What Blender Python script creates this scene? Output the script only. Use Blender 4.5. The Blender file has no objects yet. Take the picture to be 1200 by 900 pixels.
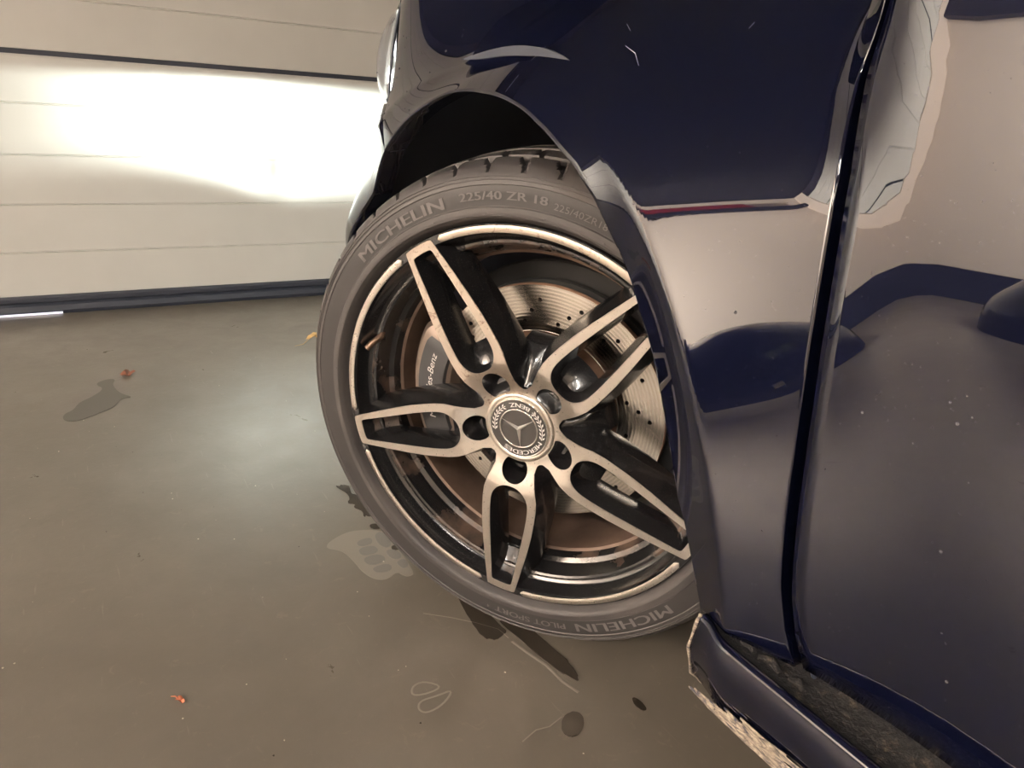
import bpy, bmesh, math, random
import numpy as np
from mathutils import Vector, Matrix, noise
from mathutils.geometry import tessellate_polygon
C = bpy.context.scene.collection
S = bpy.context.scene
random.seed(7); PI = math.pi
H = 0.305                      # height of the wheel hub above the floor

# ------------------------------------------------------------------ camera
def rX(a): c, s = math.cos(a), math.sin(a); return Matrix(((1,0,0),(0,c,-s),(0,s,c)))
def rY(a): c, s = math.cos(a), math.sin(a); return Matrix(((c,0,s),(0,1,0),(-s,0,c)))
def rZ(a): c, s = math.cos(a), math.sin(a); return Matrix(((c,-s,0),(s,c,0),(0,0,1)))
cd = bpy.data.cameras.new('camera'); cam = bpy.data.objects.new('camera', cd); C.objects.link(cam)
Rw = rZ(1.02897) @ rX(-0.338477) @ rY(-0.0494656)
right, fwd, up = Rw.col[0], Rw.col[1], Rw.col[2]
M = Matrix((right, up, -fwd)).transposed().to_4x4(); M.translation = Vector((0.67569, -0.41478, 0.33885 + H))
cam.matrix_world = M
cd.sensor_width = 36; cd.lens = 847.05/1200*36; cd.clip_start = 0.02
S.camera = cam
# ------------------------------------------------------------------ view, world
S.view_settings.view_transform = 'Standard'; S.view_settings.look = 'None'
S.view_settings.gamma = 1; S.view_settings.use_curve_mapping = False
S.view_settings.exposure = -0.08
w = bpy.data.worlds.new('world'); S.world = w; w.use_nodes = True
w.node_tree.nodes['Background'].inputs[0].default_value = (0.8, 0.85, 1, 1)
w.node_tree.nodes['Background'].inputs[1].default_value = 0.02

# ------------------------------------------------------------------ lights
def area(name, loc, rot, sx, sy, power, col):
    l = bpy.data.lights.new(name, 'AREA'); l.shape = 'RECTANGLE'; l.size = sx; l.size_y = sy
    l.energy = power; l.color = col
    o = bpy.data.objects.new(name, l); C.objects.link(o); o.location = loc; o.rotation_euler = rot
    return o
WARM = (1.0, 0.91, 0.82)
LAMPS = ((2.0, -2.0, 88), (3.9, -2.0, 20), (0.35, -2.85, 1500), (3.2, -3.25, 40))
for lx, ly, lp in LAMPS:
    # the third fitting is added, out of view, and turned to wash the wall
    r_ = Vector((-.40, -.90, -.12)).to_track_quat('-Z', 'X').to_euler() if lp == 1500 else (0, 0, 0)
    area('tube_lamp_light', (lx, ly, 2.12), r_, 1.15, 0.07, lp, WARM)

def beam(name, loc, power, seed):
    """a low-beam projector: the light leaves the lens in a flat fan with a sharp upper cut-off"""
    l = bpy.data.lights.new(name, 'SPOT'); l.energy = power; l.color = (0.93, 1.0, 0.93)
    l.spot_size = 2.2; l.spot_blend = 0.3; l.shadow_soft_size = 0.02
    l.use_nodes = True; nt = l.node_tree; N = nt.nodes; L = nt.links
    em = N['Emission']; tc = N.new('ShaderNodeTexCoord')
    sx = N.new('ShaderNodeSeparateXYZ'); L.new(tc.outputs['Normal'], sx.inputs[0])
    def m(op, a, b=None, c=None):
        n = N.new('ShaderNodeMath'); n.operation = op
        for i, v in enumerate((a, b, c)):
            if v is None: continue
            if isinstance(v, (int, float)): n.inputs[i].default_value = v
            else: L.new(v, n.inputs[i])
        return n.outputs[0]
    def ss(v, a, b):
        n = N.new('ShaderNodeMapRange'); n.interpolation_type = 'SMOOTHSTEP'
        L.new(v, n.inputs[0]); n.inputs[1].default_value = a; n.inputs[2].default_value = b
        n.inputs[3].default_value = 0; n.inputs[4].default_value = 1
        return n.outputs[0]
    nz = m('MULTIPLY', sx.outputs[2], -1)
    nz = m('MAXIMUM', m('ABSOLUTE', nz), 0.05)
    h = m('DIVIDE', sx.outputs[0], nz); v = m('DIVIDE', sx.outputs[1], nz)
    # wavy lower edge of the fan
    wv = m('MULTIPLY', m('SINE', m('MULTIPLY', h, 5.0)), 0.035)
    hb = m('MULTIPLY', m('SUBTRACT', h, 0.05), 9.0); low = m('ADD', m('ADD', v, wv), m('MULTIPLY', 0.018, m('EXPONENT', m('MULTIPLY', -1.0, m('MULTIPLY', hb, hb)))))
    top = m('SUBTRACT', 1.0, ss(v, 0.045, 0.075))
    bot = ss(low, -0.22, -0.10)
    core = m('MULTIPLY', top, bot)
    hot = m('POWER', m('MAXIMUM', m('SUBTRACT', 1.0, m('MULTIPLY', m('ABSOLUTE', m('ADD', h, -0.02)), 1.45)), 0.0), 2.2)
    # a small darker notch in the fan
    dx = m('MULTIPLY', m('SUBTRACT', h, NOTCH[0]), 26.0); dy = m('MULTIPLY', m('SUBTRACT', v, NOTCH[1]), 13.0)
    notch = m('SUBTRACT', 1.0, m('MULTIPLY', 0.94, m('EXPONENT', m('MULTIPLY', -1.0, m('ADD', m('MULTIPLY', dx, dx), m('MULTIPLY', dy, dy))))))
    st = m('MULTIPLY', m('ADD', m('MULTIPLY', core, m('ADD', m('MULTIPLY', hot, 1.35), 0.055)), m('MULTIPLY', top, 0.020)), notch)
    st = m('ADD', st, 0.003)
    L.new(st, em.inputs['Strength'])
    o = bpy.data.objects.new(name, l); C.objects.link(o); o.location = loc
    o.rotation_euler = (PI/2, 0, PI/2)      # shines along -X
    return o
NOTCH = (0.042, -0.140)
beam('headlight_beam', (-0.74, 0.15, 0.36 + H), 470, 1)
beam('headlight_beam', (-0.86, 1.45, 0.36 + H), 330, 2)

# ------------------------------------------------------------------ materials
MAT = {}
def mat(name, col, rough=0.5, metal=0.0, coat=0.0, **k):
    m = bpy.data.materials.new(name); m.use_nodes = True; b = m.node_tree.nodes['Principled BSDF']
    b.inputs['Base Color'].default_value = (*col, 1); b.inputs['Roughness'].default_value = rough
    b.inputs['Metallic'].default_value = metal; b.inputs['Coat Weight'].default_value = coat
    b.inputs['Coat Roughness'].default_value = k.get('crough', 0.02); b.inputs['Coat IOR'].default_value = k.get('cior', 1.5)
    if 'spec' in k: b.inputs['Specular IOR Level'].default_value = k['spec']
    if 'aniso' in k:
        b.inputs['Anisotropic'].default_value = k['aniso']
        t = m.node_tree.nodes.new('ShaderNodeTangent'); t.direction_type = 'RADIAL'; t.axis = 'Y'
        m.node_tree.links.new(t.outputs[0], b.inputs['Tangent'])
    if 'emit' in k:
        b.inputs['Emission Color'].default_value = (*k['emit'], 1); b.inputs['Emission Strength'].default_value = k['estr']
    if 'trans' in k: b.inputs['Transmission Weight'].default_value = k['trans']; b.inputs['IOR'].default_value = 1.45
    MAT[name] = m; return m
class NT:
    """short hand for node graphs"""
    def __init__(s, m): s.m = m; s.t = m.node_tree; s.N = s.t.nodes; s.L = s.t.links; s.b = s.N['Principled BSDF']
    def co(s): 
        if not hasattr(s, '_c'): s._c = s.N.new('ShaderNodeTexCoord')
        return s._c.outputs['Object']
    def noise(s, sc, det=4, rough=.6, dist=0, scale=None, co=None):
        n = s.N.new('ShaderNodeTexNoise'); n.inputs['Scale'].default_value = sc; n.inputs['Detail'].default_value = det
        n.inputs['Roughness'].default_value = rough; n.inputs['Distortion'].default_value = dist
        c = co or s.co()
        if scale:
            mp = s.N.new('ShaderNodeMapping'); mp.inputs['Scale'].default_value = scale; s.L.new(c, mp.inputs[0]); c = mp.outputs[0]
        s.L.new(c, n.inputs['Vector']); return n.outputs[0]
    def vor(s, sc, scale=None, feat='F1'):
        n = s.N.new('ShaderNodeTexVoronoi'); n.inputs['Scale'].default_value = sc; n.feature = feat
        c = s.co()
        if scale:
            mp = s.N.new('ShaderNodeMapping'); mp.inputs['Scale'].default_value = scale; s.L.new(c, mp.inputs[0]); c = mp.outputs[0]
        s.L.new(c, n.inputs['Vector']); return n.outputs[0]
    def ramp(s, v, stops):
        n = s.N.new('ShaderNodeValToRGB'); e = n.color_ramp.elements
        while len(e) < len(stops): e.new(0.5)
        for i, (p, c) in enumerate(stops): e[i].position = p; e[i].color = (*c, 1) if len(c) == 3 else c
        s.L.new(v, n.inputs[0]); return n.outputs[0]
    def rng(s, v, a, b, c, d):
        n = s.N.new('ShaderNodeMapRange'); s.L.new(v, n.inputs[0])
        for i, x in enumerate((a, b, c, d)): n.inputs[i+1].default_value = x
        return n.outputs[0]
    def mix(s, f, a, b, mode='MIX'):
        n = s.N.new('ShaderNodeMix'); n.data_type = 'RGBA'; n.blend_type = mode
        if isinstance(f, float): n.inputs[0].default_value = f
        else: s.L.new(f, n.inputs[0])
        for i, v in ((6, a), (7, b)):
            if isinstance(v, tuple): n.inputs[i].default_value = (*v, 1)
            else: s.L.new(v, n.inputs[i])
        return n.outputs[2]
    def bump(s, h, st, d=.001):
        n = s.N.new('ShaderNodeBump'); n.inputs['Strength'].default_value = st; n.inputs['Distance'].default_value = d
        s.L.new(h, n.inputs['Height']); s.L.new(n.outputs[0], s.b.inputs['Normal']); return n
    def col(s, v): s.L.new(v, s.b.inputs['Base Color'])
    def rough(s, v): s.L.new(v, s.b.inputs['Roughness'])

# navy clear-coated car paint, a little dust towards the sill
m = mat('navy_paint', (0.010, 0.012, 0.045), 0.6, 0.0, 1.0, cior=1.64, crough=0.012, spec=0.0); n = NT(m)
dust = n.rng(n.noise(520, 2, .7), .70, .76, 0, .4)
n.col(n.mix(dust, (0.0022, 0.0030, 0.0105), (0.09, 0.08, 0.08)))
m = mat('black_gloss', (0.010, 0.010, 0.011), 0.22, 0, 0.6, crough=0.08); n = NT(m)
d = n.rng(n.noise(900, 2, .6), .66, .72, 0, .5); n.col(n.mix(d, (0.010, 0.010, 0.011), (0.25, 0.22, 0.19)))
m = mat('machined_aluminium', (0.80, 0.74, 0.66), 0.34, 1.0); n = NT(m)
sc = n.rng(n.noise(60, 5, .7, 1.5), .66, .72, 0, .6)
n.col(n.mix(sc, (0.84, 0.77, 0.69), (0.42, 0.32, 0.25))); n.rough(n.rng(n.noise(400, 2), .3, .7, .26, .42))
m = mat('scuffed_aluminium', (0.80, 0.74, 0.66), 0.36, 1.0); n = NT(m)
sc = n.rng(n.noise(45, 6, .75, 2.5), .56, .64, 0, .9)
n.col(n.mix(sc, (0.80, 0.70, 0.60), (0.40, 0.26, 0.19))); n.rough(n.rng(n.noise(300, 2), .3, .7, .28, .45))
m = mat('barrel_dust', (0.13, 0.085, 0.06), 0.55, 0.2); n = NT(m)
n.col(n.ramp(n.noise(14, 4, .6), [(.35, (0.10, 0.065, 0.048)), (.65, (0.17, 0.115, 0.085))]))
m = mat('rim_black_dusty', (0.02, 0.018, 0.017), 0.3, 0, 0.5, crough=0.12); n = NT(m)
f = n.rng(n.noise(16, 5, .6), .50, .66, 0, .75)
n.col(n.mix(f, (0.012, 0.012, 0.013), (0.13, 0.085, 0.06))); n.rough(n.rng(n.noise(16, 5, .6), .50, .66, .2, .6))
m = mat('tyre_rubber', (0.035, 0.033, 0.032), 0.6); n = NT(m)
f = n.noise(9, 5, .6); g2 = n.noise(220, 3, .6)
n.col(n.mix(n.rng(f, .35, .7, 0, 1), (0.042, 0.039, 0.040), (0.072, 0.065, 0.062)))
n.rough(n.rng(f, .3, .7, .48, .68)); n.bump(g2, .25, .0006)
mat('tyre_band', (0.030, 0.028, 0.028), 0.55)
mat('tyre_letter', (0.115, 0.108, 0.105), 0.6)
mat('tyre_groove', (0.012, 0.012, 0.012), 0.75)
m = mat('brake_steel', (0.74, 0.68, 0.60), 0.24, 1.0, aniso=0.75); n = NT(m)
wr = n.N.new('ShaderNodeTexWave'); wr.wave_type = 'RINGS'; wr.rings_direction = 'Y'; wr.inputs['Scale'].default_value = 70
wr.inputs['Distortion'].default_value = 0.12; wr.inputs['Detail'].default_value = 3; n.L.new(n.co(), wr.inputs['Vector'])
n.bump(wr.outputs['Fac'], .10, .0006); n.col(n.ramp(wr.outputs['Fac'], [(0, (.62, .57, .50)), (1, (.80, .74, .66))]))
m = mat('rusty_hat', (0.22, 0.12, 0.075), 0.7, 0.1); n = NT(m)
n.col(n.ramp(n.noise(30, 4), [(.3, (.17, .095, .06)), (.7, (.27, .16, .105))]))
mat('caliper_silver', (0.30, 0.24, 0.20), 0.5, 0.6)
mat('caliper_dark', (0.045, 0.045, 0.047), 0.55)
mat('white_print', (0.85, 0.83, 0.80), 0.5)
mat('chrome', (0.86, 0.84, 0.80), 0.12, 1.0)
mat('cap_black', (0.035, 0.032, 0.030), 0.35, 0, .5)
mat('liner_haze_tint', (0.045, 0.050, 0.066), 0.85)  # bluish lens haze inside the arch is put into the liner colour
mat('star_silver', (0.88, 0.86, 0.82), 0.38, 0.85)
m = mat('underbody', (0.02, 0.02, 0.02), 0.85)
mat('brass', (0.20, 0.13, 0.09), 0.35, .7)
mat('headlamp_lens', (0.95, 0.97, 1.0), 0.05, 0, 0.5, trans=0.85)
mat('headlamp_reflector', (0.85, 0.87, 0.9), 0.18, 1.0)
mat('lamp_glow', (1, 1, 1), 0.3, emit=(1, 1, .95), estr=14)
mat('tube_glow', (1, 1, 1), 0.3, emit=(1, .82, .62), estr=30)
mat('lamp_housing', (0.7, 0.7, 0.68), 0.4)
m = mat('scraped_plastic', (0.30, 0.25, 0.19), 0.7); n = NT(m)
n.col(n.ramp(n.noise(60, 5, .7, 1.5, scale=(1, 1, 5)), [(.38, (.035, .035, .05)), (.5, (.22, .18, .14)), (.68, (.50, .43, .33))])); n.bump(n.noise(120, 4), .8, .003)
m = mat('road_grime', (0.12, 0.10, 0.075), 0.9); n = NT(m)
n.col(n.ramp(n.noise(90, 5, .75), [(.55, (.010, .009, .009)), (.70, (.07, .055, .038)), (.80, (.36, .30, .22))])); n.bump(n.noise(150, 4), 1, .003)
mat('rubber_seal', (0.028, 0.034, 0.050), 0.5)
m = mat('door_paint', (0.74, 0.70, 0.60), 0.38); n = NT(m)
n.col(n.mix(n.rng(n.noise(3, 3), .3, .7, 0, 1), (0.67, 0.665, 0.625), (0.72, 0.72, 0.68)))
n.bump(n.noise(350, 3, .6, 0, scale=(1, .25, 1)), .22, .0012); n.rough(n.rng(n.noise(7, 3), .3, .7, .30, .45))
m = mat('wall_plaster', (0.80, 0.70, 0.61), 0.85); n = NT(m); n.bump(n.noise(80, 4), .3, .002)
mat('wall_base', (0.020, 0.022, 0.040), 0.5)
m = mat('ceiling_dark', (0.045, 0.045, 0.055), 0.9)
mat('other_car_paint', (0.008, 0.009, 0.022), 0.3, 0.2, 1.0, cior=1.7)
mat('glass_dark', (0.01, 0.012, 0.016), 0.04, 0, 1.0)
mat('rail_dark', (0.03, 0.028, 0.04), 0.6); mat('rail_red', (0.25, 0.03, 0.04), 0.6)
m = mat('floor_coating', (0.2, 0.18, 0.16), 0.3); n = NT(m)
big = n.noise(1.3, 5, .6, .6); mid = n.noise(9, 6, .7, .4); fine = n.noise(120, 4, .7)
base = n.ramp(big, [(.30, (.118, .101, .077)), (.55, (.162, .143, .116)), (.75, (.200, .184, .158))])
base = n.mix(n.rng(mid, .35, .7, 0, .30), base, (0.100, 0.088, 0.070))
base = n.mix(n.rng(n.noise(38, 5, .75, 1.), .60, .70, 0, .30), base, (.25, .215, .165))
speck = n.rng(n.vor(170), .0, .055, 1, 0)
keep = n.rng(n.noise(6, 2), .5, .62, 0, .8)
mu = n.N.new('ShaderNodeMath'); mu.operation = 'MULTIPLY'; n.L.new(speck, mu.inputs[0]); n.L.new(keep, mu.inputs[1])
base = n.mix(mu.outputs[0], base, (.62, .52, .38))
scr = n.rng(n.noise(11, 2, .5, 0, scale=(1, 14, 1)), .70, .74, 0, .25)
base = n.mix(scr, base, (.28, .25, .21)); n.col(base)
n.rough(n.rng(mid, .3, .75, .27, .38)); n.bump(n.noise(70, 5, .65), .22, .0013)
n.b.inputs['Specular IOR Level'].default_value = .8
mat('wet_film', (0.040, 0.033, 0.025), 0.14, 0, 0.0, spec=.4)
mat('water', (0.03, 0.027, 0.022), 0.03, 0, 1.0)
mat('damp_patch', (0.085, 0.075, 0.062), 0.4)
mat('print_pale', (0.27, 0.25, 0.21), 0.6); mat('print_grey', (0.19, 0.18, 0.165), 0.45)
mat('leaf_orange', (0.55, 0.17, 0.08), 0.6); mat('leaf_red', (0.25, 0.09, 0.05), 0.6); mat('leaf_yellow', (0.62, 0.42, 0.18), 0.6)
mat('droplet', (0.9, 0.93, 1.0), 0.02, 0, 0.0, trans=0.9)
mat('scratch_white', (0.55, 0.55, 0.6), 0.6)
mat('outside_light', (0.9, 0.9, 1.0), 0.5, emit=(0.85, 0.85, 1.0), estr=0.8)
mat('grit', (0.6, 0.55, 0.45), 0.8); mat('grit_dark', (0.03, 0.025, 0.02), 0.8)

# ------------------------------------------------------------------ helpers
def props(o, label=None, cat=None, group=None, kind=None):
    if label: o['label'] = label
    if cat: o['category'] = cat
    if group: o['group'] = group
    if kind: o['kind'] = kind
    return o
def empty(name, loc=(0, 0, 0), **k):
    o = bpy.data.objects.new(name, None); o.empty_display_size = .1; C.objects.link(o); o.location = loc
    return props(o, **k)
def mesh(name, V, F, mats, parent=None, smooth=True, mi=None, **k):
    me = bpy.data.meshes.new(name); me.from_pydata([tuple(v) for v in V], [], [tuple(f) for f in F])
    if isinstance(mats, str): mats = [mats]
    for q in mats: me.materials.append(MAT[q])
    if mi is not None: me.polygons.foreach_set('material_index', mi)
    me.polygons.foreach_set('use_smooth', [smooth]*len(me.polygons)); me.update()
    o = bpy.data.objects.new(name, me); C.objects.link(o); o.parent = parent
    return props(o, **k)
class MB:
    def __init__(s): s.V = []; s.F = []; s.I = []
    def add(s, V, F, i=0):
        b = len(s.V); s.V += [tuple(v) for v in V]; s.F += [tuple(x+b for x in f) for f in F]; s.I += [i]*len(F)
    def box(s, a, b, i=0):
        x0, y0, z0 = a; x1, y1, z1 = b
        s.add([(x0,y0,z0),(x1,y0,z0),(x1,y1,z0),(x0,y1,z0),(x0,y0,z1),(x1,y0,z1),(x1,y1,z1),(x0,y1,z1)],
              [(0,3,2,1),(4,5,6,7),(0,1,5,4),(1,2,6,5),(2,3,7,6),(3,0,4,7)], i)
    def grid(s, P, i=0, closed=False, flip=False):
        """P[r][c] rows of points"""
        R = len(P); Cn = len(P[0]); V = [p for r in P for p in r]; F = []
        for r in range(R-1):
            for c in range(Cn if closed else Cn-1):
                d = (c+1) % Cn; f = (r*Cn+c, r*Cn+d, (r+1)*Cn+d, (r+1)*Cn+c)
                F.append(f[::-1] if flip else f)
        s.add(V, F, i)
    def lathe(s, prof, n=96, i=0, a0=0, a1=2*PI, flip=False):
        """prof: (y, r) pairs turned about the Y axis"""
        cl = abs(a1-a0-2*PI) < 1e-6; k = n if cl else n+1
        s.grid([[(r*math.cos(a0+(a1-a0)*j/n), y, r*math.sin(a0+(a1-a0)*j/n)) for j in range(k)] for y, r in prof], i, cl, flip)
    def tube(s, pts, r, n=8, i=0):
        pts = [Vector(p) for p in pts]; rows = []
        for j, p in enumerate(pts):
            t = (pts[min(j+1, len(pts)-1)] - pts[max(j-1, 0)]).normalized()
            a = t.orthogonal().normalized(); b = t.cross(a); rr = r[j] if isinstance(r, (list, tuple)) else r
            if j and rows:
                pa = (Vector(rows[-1][0]) - pts[j-1]); a = (pa - t*pa.dot(t)).normalized(); b = t.cross(a)
            rows.append([tuple(p + rr*(a*math.cos(2*PI*q/n) + b*math.sin(2*PI*q/n))) for q in range(n)])
        s.grid(rows, i, True)
        s.add(rows[0], [tuple(range(n))[::-1]], i); s.add(rows[-1], [tuple(range(n))], i)
    def build(s, name, mats, parent=None, smooth=True, **k):
        return mesh(name, s.V, s.F, mats, parent, smooth, s.I, **k)
def fix(o, ang=None):
    bm = bmesh.new(); bm.from_mesh(o.data); bmesh.ops.remove_doubles(bm, verts=bm.verts, dist=1e-6)
    bmesh.ops.recalc_face_normals(bm, faces=bm.faces); bm.to_mesh(o.data); bm.free()
    if ang:
        try: o.data.set_sharp_from_angle(angle=math.radians(ang))
        except Exception: pass
    return o
def smoothstep(t): t = min(max(t, 0), 1); return t*t*(3-2*t)
def interp(x, xs, ys): return float(np.interp(x, xs, ys))
def text_mesh(body, size=1.0, space=1.0, shear=0.0, extr=0.0):
    """verts/faces of a line of text, x from 0, baseline 0"""
    c = bpy.data.curves.new('txt', 'FONT'); c.body = body; c.size = size; c.space_character = space; c.shear = shear
    c.extrude = extr; c.resolution_u = 3
    o = bpy.data.objects.new('txt', c); C.objects.link(o)
    dg = bpy.context.evaluated_depsgraph_get(); dg.update(); me = o.evaluated_get(dg).to_mesh()
    V = [tuple(v.co) for v in me.vertices]; F = [tuple(p.vertices) for p in me.polygons]
    o.evaluated_get(dg).to_mesh_clear(); bpy.data.objects.remove(o); bpy.data.curves.remove(c)
    return V, F
def arc_text(mb, body, r0, h, a_start, a_end, y, i=0, bold=0.0, slope=0.0, outward=True):
    """letters run clockwise from a_start to a_end (degrees) with their feet at radius r0"""
    V, F = text_mesh(body, 1.0)
    xs = [v[0] for v in V]; x0, x1 = min(xs), max(xs); cap = 0.70
    out = []
    for x, yy, z in V:
        t = (x-x0)/(x1-x0); a = math.radians(a_start + (a_end-a_start)*t); rr = r0 + yy/cap*h
        out.append((rr*math.cos(a), y - slope*(rr-r0), rr*math.sin(a)))
    mb.add(out, F, i)
    if bold:
        for s_ in (-1, 1):
            out = []
            for x, yy, z in V:
                t = (x-x0)/(x1-x0); a = math.radians(a_start + (a_end-a_start)*t) + s_*bold/r0; rr = r0 + yy/cap*h
                out.append((rr*math.cos(a), y - slope*(rr-r0)-.00002*s_, rr*math.sin(a)))
            mb.add(out, F, i)

# ------------------------------------------------------------------ the setting
FX0, FX1, FY0, FY1, CZ = -2.098, 4.6, -4.0, 3.2, 2.22
floor = MB(); floor.box((FX0-.6, FY0-.1, -.1), (FX1+.1, FY1+.1, 0)); floor = floor.build('floor', 'floor_coating', smooth=False, kind='structure')
def struct(name, a, b, m_):
    q = MB(); q.box(a, b); return q.build(name, m_, smooth=False, kind='structure')
struct('ceiling', (FX0-.3, FY0-.1, CZ), (FX1+.1, FY1+.1, CZ+.1), 'ceiling_dark')
struct('wall_left', (FX0-.3, FY0-.12, 0), (FX1+.1, FY0, CZ), 'wall_plaster')
struct('wall_right', (FX0-.3, FY1, 0), (FX1+.1, FY1+.12, CZ), 'wall_plaster')
struct('wall_back', (FX1, FY0, 0), (FX1+.12, FY1, CZ), 'wall_plaster')
q = MB(); q.box((FX0-.12, FY0, 0), (FX0+.02, FY0+.35, CZ)); q.box((FX0-.12, 2.85, 0), (FX0+.02, FY1, CZ)); 
q.build('wall_front', 'wall_plaster', smooth=False, kind='structure')
struct('trim_1', (FX0-.12, FY0+.36, 2.02), (FX0+.03, 2.84, CZ), 'rail_dark')
struct('baseboard_left', (FX0, FY0, 0), (FX1, FY0+.015, .20), 'wall_base')
# garage door: horizontal sections with thin pressed ribs, dark gaskets between
door = empty('door_1', (FX0, 0, 0), kind='structure')
DY0, DY1 = FY0+.35, 2.85
def section(z0, z1, ribs):
    prof = [(-.03, z0), (-.001, z0), (.0, z0+.004)]
    for r in ribs:
        prof += [(0, r-.0045), (.0016, r-.0025), (-.0022, r), (.0016, r+.0025), (0, r+.0045)]
    prof += [(0, z1-.006), (-.004, z1), (-.03, z1)]
    mb = MB(); mb.grid([[(x, y, z) for y in (DY0-FX0*0, DY1)] for x, z in prof], flip=True)
    o = mb.build('panel', 'door_paint', door, smooth=False)
    return fix(o)
section(.058, .787, (.20, .35, .50, .65)); section(.802, 1.535, (.95, 1.10, 1.25, 1.40)); section(1.550, 2.02, (1.70, 1.85))
for z in (.7945, 1.5425):
    mb = MB(); mb.box((-.022, DY0, z-.0085), (-.006, DY1, z+.0085)); mb.build('gasket', 'rubber_seal', door, smooth=False)
mb = MB(); prof = [(-.03, .060), (.010, .060), (.012, .054), (.012, .040), (.006, .036), (.016, .028), (.022, .012), (.018, .0), (-.03, .0)]
mb.grid([[(x, y, z) for y in (DY0, DY1)] for x, z in prof], flip=True); fix(mb.build('bottom_seal', 'rubber_seal', door, smooth=False))
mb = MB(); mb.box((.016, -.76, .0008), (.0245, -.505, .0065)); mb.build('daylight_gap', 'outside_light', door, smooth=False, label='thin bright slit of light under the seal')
for o in list(door.children): pass

# lamp fittings
for (x, y, _), lab in zip(LAMPS, ('tube lamp on the ceiling nearest the front wheel', 'tube lamp on the ceiling between the navy car and the back wall', 'added wall-wash lamp by the left wall above the roof box', 'tube lamp by the left wall and the back wall')):
    t = empty('ceiling_lamp', (x, y, 2.15), label=lab, cat='lamp', group='ceiling tube lamps')
    mb = MB(); mb.box((-.62, -.05, .0), (.62, .05, .06)); mb.build('housing', 'lamp_housing', t, smooth=False)
    for s_ in (-1, 1):
        mb = MB(); mb.tube([(-.58, s_*.025, -.004), (.58, s_*.025, -.004)], .012, 10); mb.build('tube', 'tube_glow', t)

# ------------------------------------------------------------------ THE CAR
car = empty('car', (0, 0, 0), label='dark navy car parked nose-in at the garage door with its front wheel turned out', cat='car')
def g_(x, z):
    """side surface of the body: y as a function of x (rearwards) and z (above the hub)"""
    y = -.068 + .35*(z-.20)**2*(1.6 if z < .20 else .36)
    y += (.3+3.3*smoothstep((x+.30)/.27))*max(z-.288, 0)**2*(1 - .985*smoothstep((x-.395+.25*min(max(z-.30, 0), .12))/.07))
    y += .65*max(-.1-x, 0)**2 - .04*smoothstep((.32-z)/.15)*smoothstep((-.25-x)/.15)
    r = math.hypot(x, z); d = r - .405 - .035*smoothstep((math.degrees(math.atan2(z, x))-112)/35)
    y -= .024*max(0, 1-max(d, 0)/.14)**2                       # the body swells towards the arch crease
    dg = math.degrees(math.atan2(z, x)); bs = .34 - .72*smoothstep((dg-40)/22) + .38*smoothstep((dg-92)/25)
    if d < .004: y += bs*(math.sqrt((d-.004)**2+.004**2)-.004)   # and the band inside the crease falls back
    return y
P3 = lambda x, z, off=0: (x, g_(x, z)+off, z+H)
ARCH_A = [-25, 2.1, 8.8, 12.7, 15.5, 24.0, 32.2, 37.5, 41.5, 45.9, 50.9, 55.8, 61.3, 66.9, 75.6, 84.7, 96.3, 108.6, 120.4, 138, 145, 152, 170, 205]
ARCH_R = [0.381, 0.369, 0.359, 0.355, 0.349, 0.352, 0.36, 0.36, 0.364, 0.37, 0.378, 0.38, 0.378, 0.375, 0.372, 0.37, 0.372, 0.368, 0.366, 0.371, 0.388, 0.398, 0.41, 0.41]
def arch_r(deg): return interp(deg, ARCH_A, ARCH_R)
SHUT = [(0.4555, 0.0171), (0.451, 0.0282), (0.4439, 0.051), (0.4384, 0.0804), (0.4365, 0.1042), (0.4346, 0.1328), (0.4326, 0.1654), (0.4296, 0.2012), (0.4262, 0.2353), (0.424, 0.2636), (0.4217, 0.2956), (0.418, 0.3263), (0.412, 0.3564), (0.4079, 0.3778), (0.4149, 0.4092), (0.4189, 0.5), (0.4269, 0.62)]
def shut_x(z): return interp(z, [q[1] for q in SHUT], [q[0] for q in SHUT])
FRONT = [(-0.203, 0.3076), (-0.235, 0.33), (-0.265, 0.348), (-0.31, 0.3637), (-0.3675, 0.372), (-0.379, 0.41), (-0.383, 0.44), (-0.382, 0.49), (-0.36, 0.55), (-0.3, 0.62)]
def ray_poly(a, poly):
    """distance from origin along angle a to the closed polygon's boundary (farthest crossing)"""
    dx, dy = math.cos(a), math.sin(a); best = None
    for i in range(len(poly)):
        x0, y0 = poly[i]; x1, y1 = poly[(i+1) % len(poly)]
        ex, ey = x1-x0, y1-y0; det = dx*(-ey) + dy*ex
        if abs(det) < 1e-12: continue
        t = (x0*(-ey) + y0*ex)/det; u = (dx*y0 - dy*x0)/det
        if -1e-9 <= u <= 1+1e-9 and t > 0 and (best is None or t > best): best = t
    return best
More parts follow.
